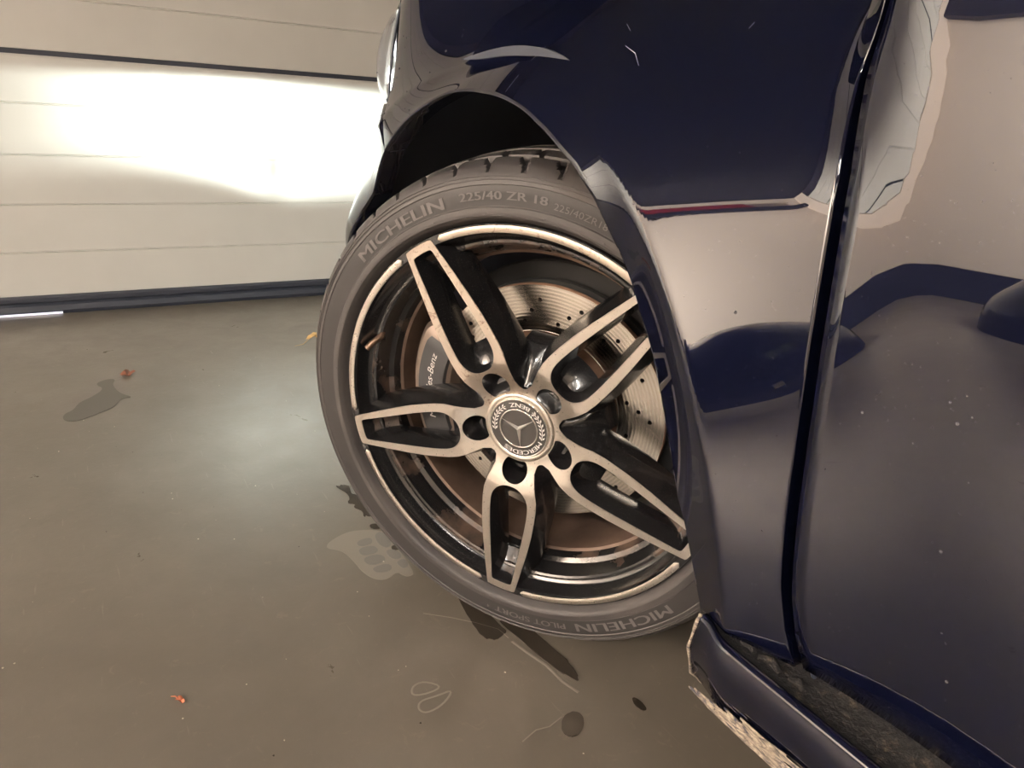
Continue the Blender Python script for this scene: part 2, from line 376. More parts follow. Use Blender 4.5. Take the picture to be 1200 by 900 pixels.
# --- fender
a_lo = math.degrees(math.atan2(0.0140, 0.3680)); a_hi = math.degrees(math.atan2(0.3076, -0.2030))
fend = [(0.368, 0.014), (0.3834, 0.024), (0.395, 0.0275), (0.4111, 0.0311), (0.4535, 0.0245)] + [q for q in SHUT[1:]] + FRONT[::-1]
mb = MB(); NA, NR = 190, 60; rows = []
for i in range(NA+1):
    deg = a_lo + (a_hi-a_lo)*i/NA; a = math.radians(deg); r0 = arch_r(deg)
    if i == 0: r1 = r0 + .03
    r1 = ray_poly(a, fend) or r0+.01
    if r1 < r0+.002: r1 = r0+.002
    row = []
    # folded lip inside the arch
    for off, dr in ((.028, .004), (.006, .0), (.0015, .0004)):
        rr = r0+dr; row.append(P3(rr*math.cos(a), rr*math.sin(a), off))
    for j in range(NR+1):
        t = (j/NR)**1.15; rr = r0+.0018+(r1-r0-.0018)*t; row.append(P3(rr*math.cos(a), rr*math.sin(a)))
    x_, z_ = r1*math.cos(a), r1*math.sin(a)
    y_ = g_(x_, z_)
    row.append((x_-.0006*(x_ > .3), y_+.0015, z_+H)); row.append((x_-.001*(x_ > .3), y_+.016, z_+H))
    rows.append(row)
mb.grid(rows, flip=False)
fender = mb.build('fender', 'navy_paint', car)
# --- front door
mb = MB(); rows = []
zs = [ .030 + (.62-.030)*j/50 for j in range(51)]
def door_left(z): return shut_x(z) + .0060 - (.0 if z > .05 else 0)
for z in zs:
    xl = door_left(z); row = [(xl+.002, g_(xl, z)+.022, z+H), (xl+.0002, g_(xl, z)+.002, z+H)]
    for j in range(41): 
        x = xl+.0008 + (1.50-xl)*(j/40)**1.3; row.append(P3(x, z))
    rows.append(row)
rows.insert(0, [(p[0], p[1]+.02, p[2]+.0) for p in rows[0]])
mb.grid(rows, flip=True); mb.build('front_door', 'navy_paint', car)
# dark recess behind the shut line
mb = MB(); mb.grid([[(shut_x(z)-.03, g_(shut_x(z), z)+.030, z+H), (shut_x(z)+.04, g_(shut_x(z), z)+.030, z+H)] for z in [ .0+.64*j/20 for j in range(21)]], flip=True)
mb.build('door_gap_seal', 'underbody', car)
# slim rubber fin in the shut line
mb = MB(); mb.tube([(shut_x(z)+.0045, g_(shut_x(z), z)+.010, z+H) for z in [.02+.6*j/30 for j in range(31)]], .0018, 6); mb.build('seal_strip', 'rubber_seal', car)
# --- side skirt with a torn front end
mb = MB(); rows = []
def skirt_pts(x):
    return [(.005, .0170), (-.0745, .0175), (-.0775, .0222), (-.0810, .0222), (-.0835, .0185), (-.0800, -.012), (-.066, -.045), (-.050, -.062), (-.040, -.075), (-.02, -.082), (.05, -.085)]
for j in range(61):
    x = .381 + (1.6-.381)*(j/60)**1.6
    row = []
    for k, (y, z) in enumerate(skirt_pts(x)):
        f = smoothstep((x-.381)/.03)
        row.append((x + (0.0 if k < 4 else -.016*math.sin((k-4)/6*PI)*(1-f)), y + (1-f)*.010*(k > 1), z+H))
    rows.append(row)
mb.grid(rows, flip=True); skirt = mb.build('side_skirt', 'navy_paint', car)
mb = MB(); mb.add([tuple(p) for p in rows[0]], [tuple(range(len(rows[0])))]); mb.build('skirt_end_cap', 'navy_paint', car, smooth=False)
# bright worn front edge of the skirt
ed = [Vector(p) for p in rows[0][3:9]]; fine = []
for q_ in range(len(ed)-1):
    for f_ in (0, .25, .5, .75): fine.append(ed[q_].lerp(ed[q_+1], f_))
mb = MB(); mb.tube([(p[0]-.001, p[1]-.0005, p[2]) for p in fine], [.0013+.0004*math.sin(q_*1.7) for q_ in range(len(fine))], 6); mb.build('skirt_edge', 'scraped_plastic', car, label='pale worn front edge of the side skirt')
# grime-filled slot between door and skirt
mb = MB(); rng = random.Random(3); rows = []
for j in range(60):
    x = .378 + .30*j/59; rows.append([(x, -.034, .030+H), (x, -.052, .0185+.002*rng.random()+H), (x, -.064, .0180+.0018*rng.random()+H), (x, -.0742, .0178+H)])
mb.grid(rows, flip=True); mb.build('sill_ledge', 'road_grime', car)
mb = MB()
for (x, l_) in ((.385, .020), (.412, .012), (.428, .018), (.452, .012)):
    mb.tube([(x, -.066, .0195+H), (x+l_*.5, -.063, .0208+H), (x+l_, -.066, .0195+H)], [.0022, .0036, .0018], 6)
mb.build('dirt_clump', 'road_grime', car, kind='stuff')
# torn flakes along the skirt's lower edge
rng = random.Random(11)
def flake(x0, t0, x1, t1, w_, lift):
    """a curled splinter running along the skirt from (x0,t0) to (x1,t1); t goes down the skirt's face"""
    prof = [(y-.0015, z) for y, z in skirt_pts(0)[3:9]]
    def at(x, t):
        t = min(max(t, 0), .999)*(len(prof)-1); k = int(t); f = t-k
        y = prof[k][0]*(1-f)+prof[k+1][0]*f; z = prof[k][1]*(1-f)+prof[k+1][1]*f
        return y, z
    R_ = []
    for j in range(9):
        u = j/8; x = x0+(x1-x0)*u; t = t0+(t1-t0)*u; y, z = at(x, t); ww = w_*math.sin(PI*min(max(u*.92+.06, 0), 1))
        y2, z2 = at(x, t+ww/.10); l2 = lift*math.sin(PI*u)
        R_.append([(x, y-.0008-l2*.4, z+H), (x+.001, (y+y2)/2-.0022-l2, (z+z2)/2+H), (x, y2-.0006, z2+H)])
    return R_
mb = MB()
for k in range(110):
    q1 = rng.random(); x0 = .372 + .062*q1; l_ = .022+.050*rng.random()**1.5; t0 = .58 - .12*q1 + .28*rng.random()
    mb.grid(flake(x0, t0, x0+l_, t0-.05+.10*rng.random(), .0012+.0030*rng.random(), .0008+.0022*rng.random()))
for k in range(7):
    mb.grid(flake(.384+.012*k, .93-.02*k, .405+.016*k, .97, .008, .001))
mb.build('torn_plastic', 'scraped_plastic', car, kind='stuff', label='scraped and torn plastic along the skirt bottom')
# --- bumper side and nose
mb = MB(); rows = []
a0, a1 = a_hi+.35, 205.
bump = [(-0.205, 0.3076), (-0.237, 0.33), (-0.267, 0.348), (-0.312, 0.3637), (-.60, .368), (-.80, .33), (-.82, .1), (-.80, -.13), (-.5, -.17), (-.37, -.17)]
NA = 110
for i in range(NA+1):
    deg = a0+(a1-a0)*i/NA; a = math.radians(deg); r0 = arch_r(deg); r1 = max(ray_poly(a, bump) or r0+.01, r0+.003); row = []
    for off, dr in ((.028, .004), (.006, 0), (.0015, .0004)):
        rr = r0+dr; row.append(P3(rr*math.cos(a), rr*math.sin(a), off))
    for j in range(41):
        rr = r0+.0018+(r1-r0-.0018)*(j/40)**1.2; row.append(P3(rr*math.cos(a), rr*math.sin(a)))
    row.append((row[-1][0], row[-1][1]+.015, row[-1][2])); rows.append(row)
mb.grid(rows); mb.build('front_bumper', 'navy_paint', car)
# nose across the front
mb = MB(); rows = []
for z in [-.13+.49*j/12 for j in range(13)]:
    y0 = g_(-.80, z); row = []
    for j in range(25):
        t = j/24; y = y0 + (1.62-2*0-y0-.02)*t; x = -.80-.07*math.sin(PI*t)**.6 - .012*math.sin(z*9); row.append((x, y, z+H))
    rows.append(row)
mb.grid(rows); mb.build('nose', 'navy_paint', car)
# --- headlight
hl = None
mb = MB(); rows = []
HB = [(-.372, .372), (-.48, .366), (-.60, .362), (-.72, .368)]; HT = [(-.386, .500), (-.48, .480), (-.60, .45), (-.72, .415)]
for j in range(31):
    u = j/30; xb = interp(u, [0, .33, .66, 1], [q[0] for q in HB]); zb = interp(u, [0, .33, .66, 1], [q[1] for q in HB])
    xt = interp(u, [0, .33, .66, 1], [q[0] for q in HT]); zt = interp(u, [0, .33, .66, 1], [q[1] for q in HT]); row = []
    for k in range(13):
        v = k/12; x = xb+(xt-xb)*v; z = zb+(zt-zb)*v; bul = .024*math.sin(PI*min(max(v, 0), 1))**.5*math.sin(PI*min(u*3+.05, .5))
        row.append((x-.004, g_(x, z)-bul+.002, z+H))
    rows.append(row)
mb.grid(rows); hl = mb.build('headlight', 'headlamp_lens', car)
mb = MB(); mb.grid([[(p[0]+.0, p[1]+.030, p[2]) for p in r] for r in rows]); mb.build('reflector', 'headlamp_reflector', hl)
mb = MB(); mb.tube([(rows[j][0][0], rows[j][0][1]+.002, rows[j][0][2]-.002) for j in range(31)], .003, 6); mb.tube([(rows[0][k][0]+.002, rows[0][k][1]+.003, rows[0][k][2]) for k in range(13)], .0022, 6)
mb.build('headlight_seal', 'rubber_seal', hl)
mb = MB()
for y_ in (.19, 1.45):
    V_ = []
mb.lathe([(0, .0001), (0, .028)], 24)
lg = mb.build('daytime_lamp', 'lamp_glow', hl); lg.location = (-.70, g_(-.70, .39)+.02, .39+H); lg.rotation_euler = (0, 0, -PI/2)
# --- bonnet and hidden upper body
mb = MB(); rows = []
for x in [-.72+ (1.6+.72)*j/40 for j in range(41)]:
    row = []
    for k in range(13):
        t = k/12; ztop = .62 - .30*smoothstep((-.15-x)/.6)
        if x < -.2: y0 = g_(x, min(ztop, .60))
        else: y0 = g_(x, .62)
        row.append((x, y0+(1.64-2*y0*0-y0)*t, ztop + .06*math.sin(PI*t) + H))
    rows.append(row)
mb.grid(rows, flip=False); mb.build('bonnet', 'navy_paint', car)
mb = MB(); mb.box((-.78, 1.62, .17), (1.6, 1.66, .92)); mb.box((.46, .02, .20), (1.6, 1.62, .24)); mb.box((-.74, .50, .18), (.46, 1.62, .22)); mb.box((1.58, .0, .2), (1.6, 1.64, .92))
mb.build('underbody', 'underbody', car, smooth=False)
# --- wheel-arch liner
mb = MB(); rows = []
for j in range(65):
    deg = -8 + (212)*j/64; a = math.radians(deg); r_ = .415 + .02*smoothstep((deg-90)/60)
    rr = arch_r(deg)+.005
    x_, z_ = rr*math.cos(a), rr*math.sin(a); yb = g_(x_, z_)+.026
    rows.append([(x_, yb, z_+H), (r_*math.cos(a), yb+.012, r_*math.sin(a)+H), (r_*math.cos(a), .20, r_*math.sin(a)+H), (r_*math.cos(a), .46, r_*math.sin(a)+H), (.1*math.cos(a), .47, .1*math.sin(a)+H)])
mb.grid(rows); fix(mb.build('wheel_arch_liner', 'liner_haze_tint', car), 40)
mb = MB(); mb.tube([(.02, .33, .34+H), (.06, .30, -.02+H)], .05, 16); mb.tube([(.055, .42, -.06+H), (.03, .22, -.06+H)], .02, 10)
mb.tube([(-.30, .40, -.08+H), (.03, .2, -.07+H)], .016, 10); mb.build('suspension_strut', 'underbody', car)

# ------------------------------------------------------------------ wheel
WR = (rZ(0.5855018) @ rX(0.1015544)).to_4x4(); WM = Matrix.Translation((0, 0, H)) @ WR
TH0 = 120.9509
def hub_y(r): return .0118*smoothstep((.090-r)/.045)
# rim body
mb = MB()
mb.lathe([(.006, .2472), (.0016, .2470), (.0004, .2460), (.0004, .2362), (.0030, .2346), (.0055, .2338), (.019, .2290), (.0205, .2278), (.0225, .2245)], 160, 0)
mb.lathe([(.0225, .2245), (.0225, .2215), (.024, .2190), (.046, .2140), (.0475, .2120)], 160, 1)
mb.lathe([(.0475, .2120), (.050, .2085), (.060, .2050)], 160, 1)
mb.lathe([(.060, .2050), (.062, .2015), (.12, .1985), (.165, .205), (.185, .218), (.195, .233), (.197, .244)], 160, 2)
wheel = mb.build('front_wheel', ['black_gloss', 'rim_black_dusty', 'barrel_dust'], car)
fix(wheel, 28); wheel.matrix_world = WM
# hub behind the spokes
mb = MB(); mb.lathe([(.0135, .030), (.0128, .0470), (.016, .0515), (.020, .055), (.026, .064), (.036, .080), (.052, .088), (.070, .086)], 100)
for k in range(5):
    a = math.radians(TH0+36+72*k)
    for s_ in (0,):
        c = Vector((.066*math.cos(a), .034, .066*math.sin(a)))
fix(mb.build('hub', 'black_gloss', wheel), 30)
# one spoke: u outwards, v sideways
def arcp(cx, cy, rx, ry, a0, a1, n): return [(cx+rx*math.cos(math.radians(a0+(a1-a0)*i/n)), cy+ry*math.sin(math.radians(a0+(a1-a0)*i/n))) for i in range(n+1)]
side = [(.0520, -.0309), (.0485, -.0290), (.0478, -.0277), (.0500, -.0262), (.0560, -.0265), (.066, -.0292), (.078, -.0328), (.092, -.0362), (.106, -.0370), (.122, -.0366), (.145, -.0350), (.170, -.0319), (.200, -.0272), (.225, -.0230), (.2385, -.0208)]
def rp(r, deg): return (r*math.cos(math.radians(deg)), r*math.sin(math.radians(deg)))
side = [rp(.0455, -36), rp(.0525, -35.9), rp(.0530, -33.5), rp(.0538, -31.0)] + side[4:]
tipc = [(.2420, -.0199), (.2428, -.0185), (.2434, -.0160), (.2441, -.008), (.2443, 0)]
half = side + tipc
outer = half + [(x, -y) for x, y in half[::-1][1:]]
hubarc = [rp(.0455, 36-72*i/14) for i in range(1, 14)]
outer = outer + hubarc
window = [(.0800, 0), (.0808, -.0085), (.0835, -.0145), (.0875, -.0190), (.0935, -.0232), (.1010, -.0255), (.110, -.0262), (.125, -.0258), (.150, -.0238), (.180, -.0205), (.210, -.0172), (.2285, -.0152), (.2325, -.0142), (.2340, -.0115), (.2345, 0)]
window = window + [(x, -y) for x, y in window[::-1][1:-1]]
# bolt hole, its inner side trimmed by the cap seat
lug = []
for i in range(28):
    t = 2*PI*i/28; x = .0585+.0185*math.cos(t); y = .0172*math.sin(t)
    r_ = math.hypot(x, y)
    if r_ < .0465: x *= .0465/r_; y *= .0465/r_
    lug.append((x, y))
def normals2(P):
    n_ = len(P); out = []; A_ = sum(P[i][0]*P[(i+1) % n_][1]-P[(i+1) % n_][0]*P[i][1] for i in range(n_)); sg = 1 if A_ > 0 else -1
    for i in range(n_):
        a, b, c = Vector(P[i-1]), Vector(P[i]), Vector(P[(i+1) % n_]); d = ((b-a).normalized()+(c-b).normalized())
        d = d.normalized() if d.length > 1e-6 else Vector((1, 0)); out.append((d.y*sg, -d.x*sg))
    return out
def subdiv(P, L_=.004):
    out = []
    for i in range(len(P)):
        a = Vector(P[i]); b = Vector(P[(i+1) % len(P)]); k = max(1, int((b-a).length/L_))
        for j in range(k): out.append(tuple(a+(b-a)*j/k))
    return out
def chaikin(P):
    out = []
    for i in range(len(P)):
        a = Vector(P[i]); b = Vector(P[(i+1) % len(P)]); out += [tuple(a*.75+b*.25), tuple(a*.25+b*.75)]
    return out
window = subdiv(chaikin(window), .005); outer = subdiv(outer, .006); lug = subdiv(lug, .01)
def spoke_mesh():
    mb = MB(); loops = [outer, window, lug]
    # machined face, triangulated with extra interior structure
    bm = bmesh.new(); vs = []
    for lp in loops: vs.append([bm.verts.new((x, 0, y)) for x, y in lp])
    es = []
    for l_ in vs:
        for i in range(len(l_)): es.append(bm.edges.new((l_[i], l_[(i+1) % len(l_)])))
    bmesh.ops.triangle_fill(bm, use_beauty=True, use_dissolve=False, edges=es)
    bmesh.ops.subdivide_edges(bm, edges=[e for e in bm.edges if not e.is_boundary and e.calc_length() > .008], cuts=2)
    bmesh.ops.triangulate(bm, faces=bm.faces)
    V = []; 
    for v in bm.verts:
        r_ = math.hypot(v.co.x, v.co.z); V.append((v.co.x, hub_y(r_), v.co.z))
    bm.verts.index_update(); F = [tuple(v.index for v in f.verts) for f in bm.faces]; bm.free()
    mb.add(V, F, 0)
    def wall(lp, prof, sg, mi_, skip=None):
        nn = normals2(lp); rows = []
        for dy, off in prof:
            row = []
            for (x, y), (nx, ny) in zip(lp, nn):
                r_ = math.hypot(x, y); o_ = off
                if skip and skip(x, y): o_ = 0
                X, Z = x+nx*o_*sg, y+ny*o_*sg
                row.append((X, hub_y(r_)+dy, Z))
            rows.append(row)
        mb.grid(rows, mi_, True)
    nearhub = lambda x, y: math.hypot(x, y) < .0535
    wall(outer, [(0, 0), (.0006, .0004)], 1, 0, nearhub)
    wall(outer, [(.0006, .0004), (.0030, .0012), (.012, .0042), (.024, .0085), (.034, .0115), (.042, .0110), (.046, .006)], 1, 1, nearhub)
    wall(window, [(0, 0), (.0006, .0004)], -1, 0)
    wall(window, [(.0006, .0004), (.0030, .0014), (.012, .0045), (.022, .0072), (.030, .0080), (.040, .0072)], -1, 1)
    wall(lug, [(0, 0), (.0005, .0004)], -1, 0)
    wall(lug, [(.0005, .0004), (.006, .0010), (.030, .0016)], -1, 1)
    # floor of the pocket at the inner and outer ends of the window
    def pocket(sgn):
        rows = []
        for j in range(11):
            t = j/10
            if sgn < 0: u = .083+.030*t; y = .014+.020*t**1.5; hw = .0185*math.sin(PI/2*min(1, .35+t))
            else: u = .2335-.030*t; y = .006+.030*t**.8; hw = .0115+.004*t
            rows.append([(u, y+.004*(1-abs(q_))**.5*(-1 if False else 1), q_*hw) for q_ in [-1+2*k/10 for k in range(11)]])
        mb.grid(rows, 1 if sgn < 0 else 2, flip=sgn > 0)
    pocket(-1); pocket(1)
    # back plate of the bolt hole
    mb.add([(.0585+.019*math.cos(2*PI*i/20), .038, .0175*math.sin(2*PI*i/20)) for i in range(20)], [tuple(range(20))], 1)
    return mb
sp0 = spoke_mesh()
spoke_me = None
for k in range(5):
    if k == 0:
        o = sp0.build('spoke', ['machined_aluminium', 'black_gloss', 'rim_black_dusty'], wheel); fix(o, 25); spoke_me = o.data
    else:
        o = bpy.data.objects.new('spoke', spoke_me); C.objects.link(o); o.parent = wheel
    o.matrix_local = Matrix.Rotation(-math.radians(TH0+72*k), 4, 'Y')
    if k == 0:
        o.data = spoke_me.copy(); o.data.materials[0] = MAT['scuffed_aluminium']; o['label'] = 'spoke with scuffed outer end'; spoke_me2 = o.data
# machined rim arcs between the spoke tips
for k in range(5):
    a0 = math.radians(TH0+72*k+7.0); a1 = math.radians(TH0+72*(k+1)-7.0); rows = []; n_ = 60
    for j in range(n_+1):
        a = a0+(a1-a0)*j/n_; e = min(j, n_-j)/2.; w_ = .0042*min(1, (1-(1-min(e, 1))**2)**.5+.15); rc = .2405
        rows.append([(r_*math.cos(a), y_, r_*math.sin(a)) for r_, y_ in ((rc+w_, .0012), (rc+w_-.0003, -.0006), (rc+w_-.001, -.0010), (rc-w_+.001, -.0010), (rc-w_+.0003, -.0006), (rc-w_, .0012))])
    mb = MB(); mb.grid(rows); mb.add(rows[0], [tuple(range(6))]); mb.add(rows[-1], [tuple(range(6))[::-1]])
    o = mb.build('rim_edge', 'scuffed_aluminium' if k == 4 else 'machined_aluminium', wheel); fix(o, 30)
    if k == 4: o['label'] = 'machined rim arc with kerb scuffs'
# black webs joining spokes near the hub
for k in range(5):
    a = math.radians(TH0+36+72*k); rows = []
    for j in range(13):
        t = j/12; r_ = .0530+.048*t; y = .0165+.030*t**.8; hw = (.0035+.0150*t)
        row = []
        for q_ in range(9):
            s_ = -1+q_/4; yy = y + .006*(1-s_*s_)*math.sin(PI*t)*(-1) + .0
            row.append((r_*math.cos(a)-s_*hw*math.sin(a), yy, r_*math.sin(a)+s_*hw*math.cos(a)))
        rows.append(row)
    rows.append([(x*1.03, y+.02, z*1.03) for x, y, z in rows[-1]])
    mb = MB(); mb.grid(rows); mb.build('spoke_web', 'black_gloss', wheel)
# wheel bolts
for k in range(5):
    a = math.radians(TH0+72*k); mb = MB()
    mb.lathe([(.022, .0001), (.022, .0075), (.0225, .0085), (.036, .0085)], 6); mb.lathe([(.030, .0085), (.031, .0125), (.037, .0135)], 20)
    o = mb.build('wheel_bolt', 'black_gloss', wheel, smooth=False); o.location = (.0555*math.cos(a), 0, .0555*math.sin(a))
# centre cap
mb = MB(); mb.lathe([(.016, .0458), (.0115, .0456), (.0098, .0440), (.0092, .0420), (.0096, .0395), (.0108, .0388)], 90, 0)
mb.lathe([(.0108, .0388), (.0085, .0386), (.0080, .0382), (.0080, .0374), (.0084, .0370)], 90, 1)
mb.lathe([(.0084, .0370), (.0080, .0260), (.0080, .0255)], 90, 2); mb.lathe([(.0080, .0258), (.0074, .0255), (.0074, .0243), (.0082, .0240)], 90, 1)
mb.lathe([(.0082, .0240), (.0086, .012), (.0086, .0001)], 90, 2)
cap = mb.build('centre_cap', ['machined_aluminium', 'chrome', 'cap_black'], wheel)
mb = MB()
for aa in (154.1, 42.6-8+1, -78.6):
    pass
for aa in (157.0, 37.0, -83.0):
    a = math.radians(aa); d = Vector((math.cos(a), 0, math.sin(a))); s_ = Vector((-math.sin(a), 0, math.cos(a)))
    tip = d*.0243 + Vector((0, .0076, 0)); base = Vector((0, .0080, 0)); ridge = Vector((0, .0042, 0))
    w_ = .0042; L_ = s_.copy()
    a1_ = math.radians(aa+60); a2_ = math.radians(aa-60); v1 = Vector((.0030*math.cos(a1_), .0082, .0030*math.sin(a1_))); v2 = Vector((.0030*math.cos(a2_), .0082, .0030*math.sin(a2_)))
    mb.add([ridge, v1, tip, v2], [(0, 1, 2), (0, 2, 3)])
o = mb.build('cap_star', 'star_silver', wheel, smooth=False, label='three-pointed star on the cap')
for args in (('BENZ', .0343, -.0056, 63, 111), ('MERCEDES', .0288, .0056, -22, -124)):
    mb = MB(); arc_text(mb, *args, .0072, bold=.0002); mb.build('cap_lettering', 'white_print', wheel, smooth=False)
# laurel twigs on the cap ring
for base in (-14, 128):
    mb = MB()
    for k in range(7):
        a = math.radians(base+10*k + (4 if base < 0 else 0))
        for q_, rr in ((-1, .0294), (1, .0338)):
            c = Vector((rr*math.cos(a), .0073, rr*math.sin(a))); ta = a + PI/2 - q_*.55*(1 if base < 0 else -1)
            e1 = Vector((math.cos(ta), 0, math.sin(ta)))*.0027; e2 = Vector((-math.sin(ta), 0, math.cos(ta)))*.0010
            mb.add([c-e1, c+e2, c+e1, c-e2], [(0, 1, 2, 3)])
        c = Vector((.0316*math.cos(a), .0073, .0316*math.sin(a))); e1 = Vector((-math.sin(a), 0, math.cos(a)))*.0029; e2 = Vector((math.cos(a), 0, math.sin(a)))*.0004
        mb.add([c-e1-e2, c-e1+e2, c+e1+e2, c+e1-e2], [(0, 1, 2, 3)])
    mb.build('cap_laurel', 'white_print', wheel, smooth=False)
# valve
mb = MB(); a = math.radians(161.5)
vp = Vector((-.2075, .030, .084))
mb.tube([vp, vp+Vector((.004, -.006, -.005)), vp+Vector((-.006, -.016, -.014))], [.0052, .0042, .0040], 12); mb.tube([vp+Vector((-.005, -.015, -.013)), vp+Vector((-.010, -.022, -.020))], [.0045, .0042], 12)
mb.build('valve', 'brass', wheel)

# tyre
prof = [(.020, .236), (.010, .2455), (.004, .2482), (.0010, .2500), (-.0030, .2520), (-.0072, .2545), (-.0082, .2570), (-.0078, .2605), (-.0074, .2640), (-.0060, .2652),
        (-.0060, .2660), (-.0056, .2760), (-.0050, .2860), (-.0048, .2868), (-.0056, .2878), (-.0050, .2900), (-.0030, .2950), (.0000, .2990), (.0040, .3030), (.0065, .3048), (.0090, .3060),
        (.0150, .3078), (.0220, .3092), (.0320, .3108), (.0330, .3040), (.0400, .3048), (.0410, .3118), (.0560, .3132), (.0720, .3138), (.0730, .3065), (.0820, .3065), (.0830, .3142), (.0950, .3145), (.1070, .3142), (.1080, .3065), (.1170, .3065), (.1180, .3136), (.1340, .3126), (.1490, .3110), (.150, .304), (.157, .303), (.158, .3100), (.170, .3085), (.180, .3060), (.190, .300), (.197, .285), (.197, .262), (.190, .248), (.180, .236)]
NT_ = 1200; rows = []
per = 2*PI/46
WI = WM.inverted()
for pi_, (y, r_) in enumerate(prof):
    row = []
    for j in range(NT_):
        a = 2*PI*j/NT_; rr = r_
        if .003 <= y <= .190 and r_ > .3020 and r_ < .320:
            lean = a + abs(y-.095)*1.1; ph = (lean % per)/per
            cut = False
            if y < .0325 or y > .157: wd = .17 if y > .009 else .10; cut = ph < wd
            elif .040 < y < .0725 or .1175 < y < .150: cut = (ph+.35) % 1 < .13
            if cut: rr -= (.0075 if y > .008 else .0035)
        p = WM @ Vector((rr*math.cos(a), y, rr*math.sin(a)))
        if p.z < .0012:                      # flat contact patch
            p.z = .0012
            p = WI @ p; row.append((p.x, p.y, p.z))
        else: row.append((rr*math.cos(a), y, rr*math.sin(a)))
    rows.append(row)
mb = MB()
for i in range(len(prof)-1):
    band = prof[i][1] >= .2655 and prof[i+1][1] <= .2869 and prof[i][0] < 0
    mb.grid([rows[i], rows[i+1]], 1 if band else 0, True)
ty = mb.build('tyre', ['tyre_rubber', 'tyre_band'], wheel); fix(ty, 40)
# raised sidewall lettering
sl = -.03
for body, r0, h, aa, bb, bold in (('MICHELIN', .2690, .0125, 137.0, 108.0, .0007), ('225/40 ZR 18', .2725, .0085, 103.4, 82.0, .00045), ('225/40ZR18', .2705, .0070, 80.4, 67.8, 0),
        ('PILOT SPORT', .2705, .0085, -74.0, -95.5, .0004), ('4', .2740, .0050, -97.3, -98.0, .0002), ('MICHELIN', .2690, .0125, -41.5, -70.7, .0007)):
    mb = MB(); arc_text(mb, body, r0, h, aa, bb, -.0072, bold=bold, slope=sl); mb.build('sidewall_lettering', 'tyre_letter', wheel, smooth=False)
# fine raised ribs and wear dots on the sidewall
mb = MB()
for r_, y_ in ((.2925, -.0052), (.2958, -.0034), (.2560, -.0090)):
    mb.lathe([(y_+.0004, r_-.0005), (y_-.0004, r_), (y_+.0004, r_+.0005)], 240)
for k in range(24):
    a = math.radians(7+15*k); c = Vector((.2585*math.cos(a), -.0084, .2585*math.sin(a)))
    mb.add([c+Vector((.0012*math.cos(t), -.0004 if 0 else 0, .0012*math.sin(t))) for t in [2*PI*q_/8 for q_ in range(8)]]+[c+Vector((0, -.0008, 0))], [(q_, (q_+1) % 8, 8) for q_ in range(8)])
mb.build('sidewall_rib', 'tyre_rubber', wheel)

# ------------------------------------------------------------------ brake
def ring_with_holes(R1, R0, holes, hr, th):
    c = bpy.data.curves.new('c', 'CURVE'); c.dimensions = '2D'; c.fill_mode = 'BOTH'; c.extrude = th/2
    def circ(cx, cy, r_, n_):
        s_ = c.splines.new('POLY'); s_.points.add(n_-1)
        for i in range(n_): s_.points[i].co = (cx+r_*math.cos(2*PI*i/n_), cy+r_*math.sin(2*PI*i/n_), 0, 1)
        s_.use_cyclic_u = True
    circ(0, 0, R1, 120); circ(0, 0, R0, 90)
    for x, y in holes: circ(x, y, hr, 10)
    o = bpy.data.objects.new('c', c); C.objects.link(o); dg = bpy.context.evaluated_depsgraph_get(); dg.update()
    me = o.evaluated_get(dg).to_mesh(); V = [(v.co.x, v.co.z, v.co.y) for v in me.vertices]; F = [tuple(p.vertices)[::-1] for p in me.polygons]
    o.evaluated_get(dg).to_mesh_clear(); bpy.data.objects.remove(o); bpy.data.curves.remove(c); return V, F
holes = []
for k in range(16):
    for q_, (r_, da) in enumerate(((.1131, 0), (.1262, -5.6), (.1398, -10.8))):
        a = math.radians(103.7+22.5*k+da); holes.append((r_*math.cos(a), r_*math.sin(a)))
V, F = ring_with_holes(.1585, .1000, holes, .0028, .008)
V = [(x, y+.084, z) for x, y, z in V]
disc = mesh('brake_disc', V, F, 'brake_steel', car, smooth=False); disc.matrix_world = WM
mb = MB(); mb.lathe([(.088, .1590), (.0802, .1590), (.0800, .1575)], 120, 0); mb.lathe([(.0800, .1012), (.0790, .1000), (.084, .0985)], 120, 1)
mb.build('wear_lip', ['rusty_hat', 'brake_steel'], disc)
mb = MB(); mb.lathe([(.086, .1000), (.082, .0975), (.058, .0930), (.050, .0890), (.048, .083), (.048, .03)], 90); fix(mb.build('disc_hat', 'rusty_hat', disc), 35)
mb = MB(); mb.lathe([(.104, .060), (.104, .1585), (.112, .1590), (.112, .06)], 90); mb.lathe([(.118, .10), (.118, .178), (.124, .180), (.13, .175)], 90, 0, math.radians(-50), math.radians(140)); fix(mb.build('dust_shield', 'underbody', disc), 35)
# caliper clasping the front edge of the disc
mb = MB()
def arcshape(a0, a1, prof, n_=40, i=0):
    rows = []
    for j in range(n_+1):
        t = j/n_; a = math.radians(a0+(a1-a0)*t); e = smoothstep(min(t, 1-t)*7); row = []
        for (y, r_) in prof: rm = .150; rr = rm+(r_-rm)*(.55+.45*e); yy = .07+(y-.07)*(.6+.4*e); row.append((rr*math.cos(a), yy, rr*math.sin(a)))
        rows.append(row)
    mb.grid(rows, i); mb.add(rows[0], [tuple(range(len(prof)))], i); mb.add(rows[-1], [tuple(range(len(prof)))[::-1]], i)
arcshape(141, 215, [(.072, .122), (.056, .125), (.050, .132), (.050, .166), (.053, .176), (.064, .1835), (.10, .186), (.118, .180), (.12, .13), (.072, .122)])
cal = mb.build('brake_caliper', 'caliper_silver', car); fix(cal, 35); cal.matrix_world = WM
mb = MB(); arcshape(145, 210, [(.052, .129), (.0475, .131), (.0475, .1675), (.052, .1690)], 30); pl = mb.build('caliper_cover', 'caliper_dark', cal); fix(pl, 35)
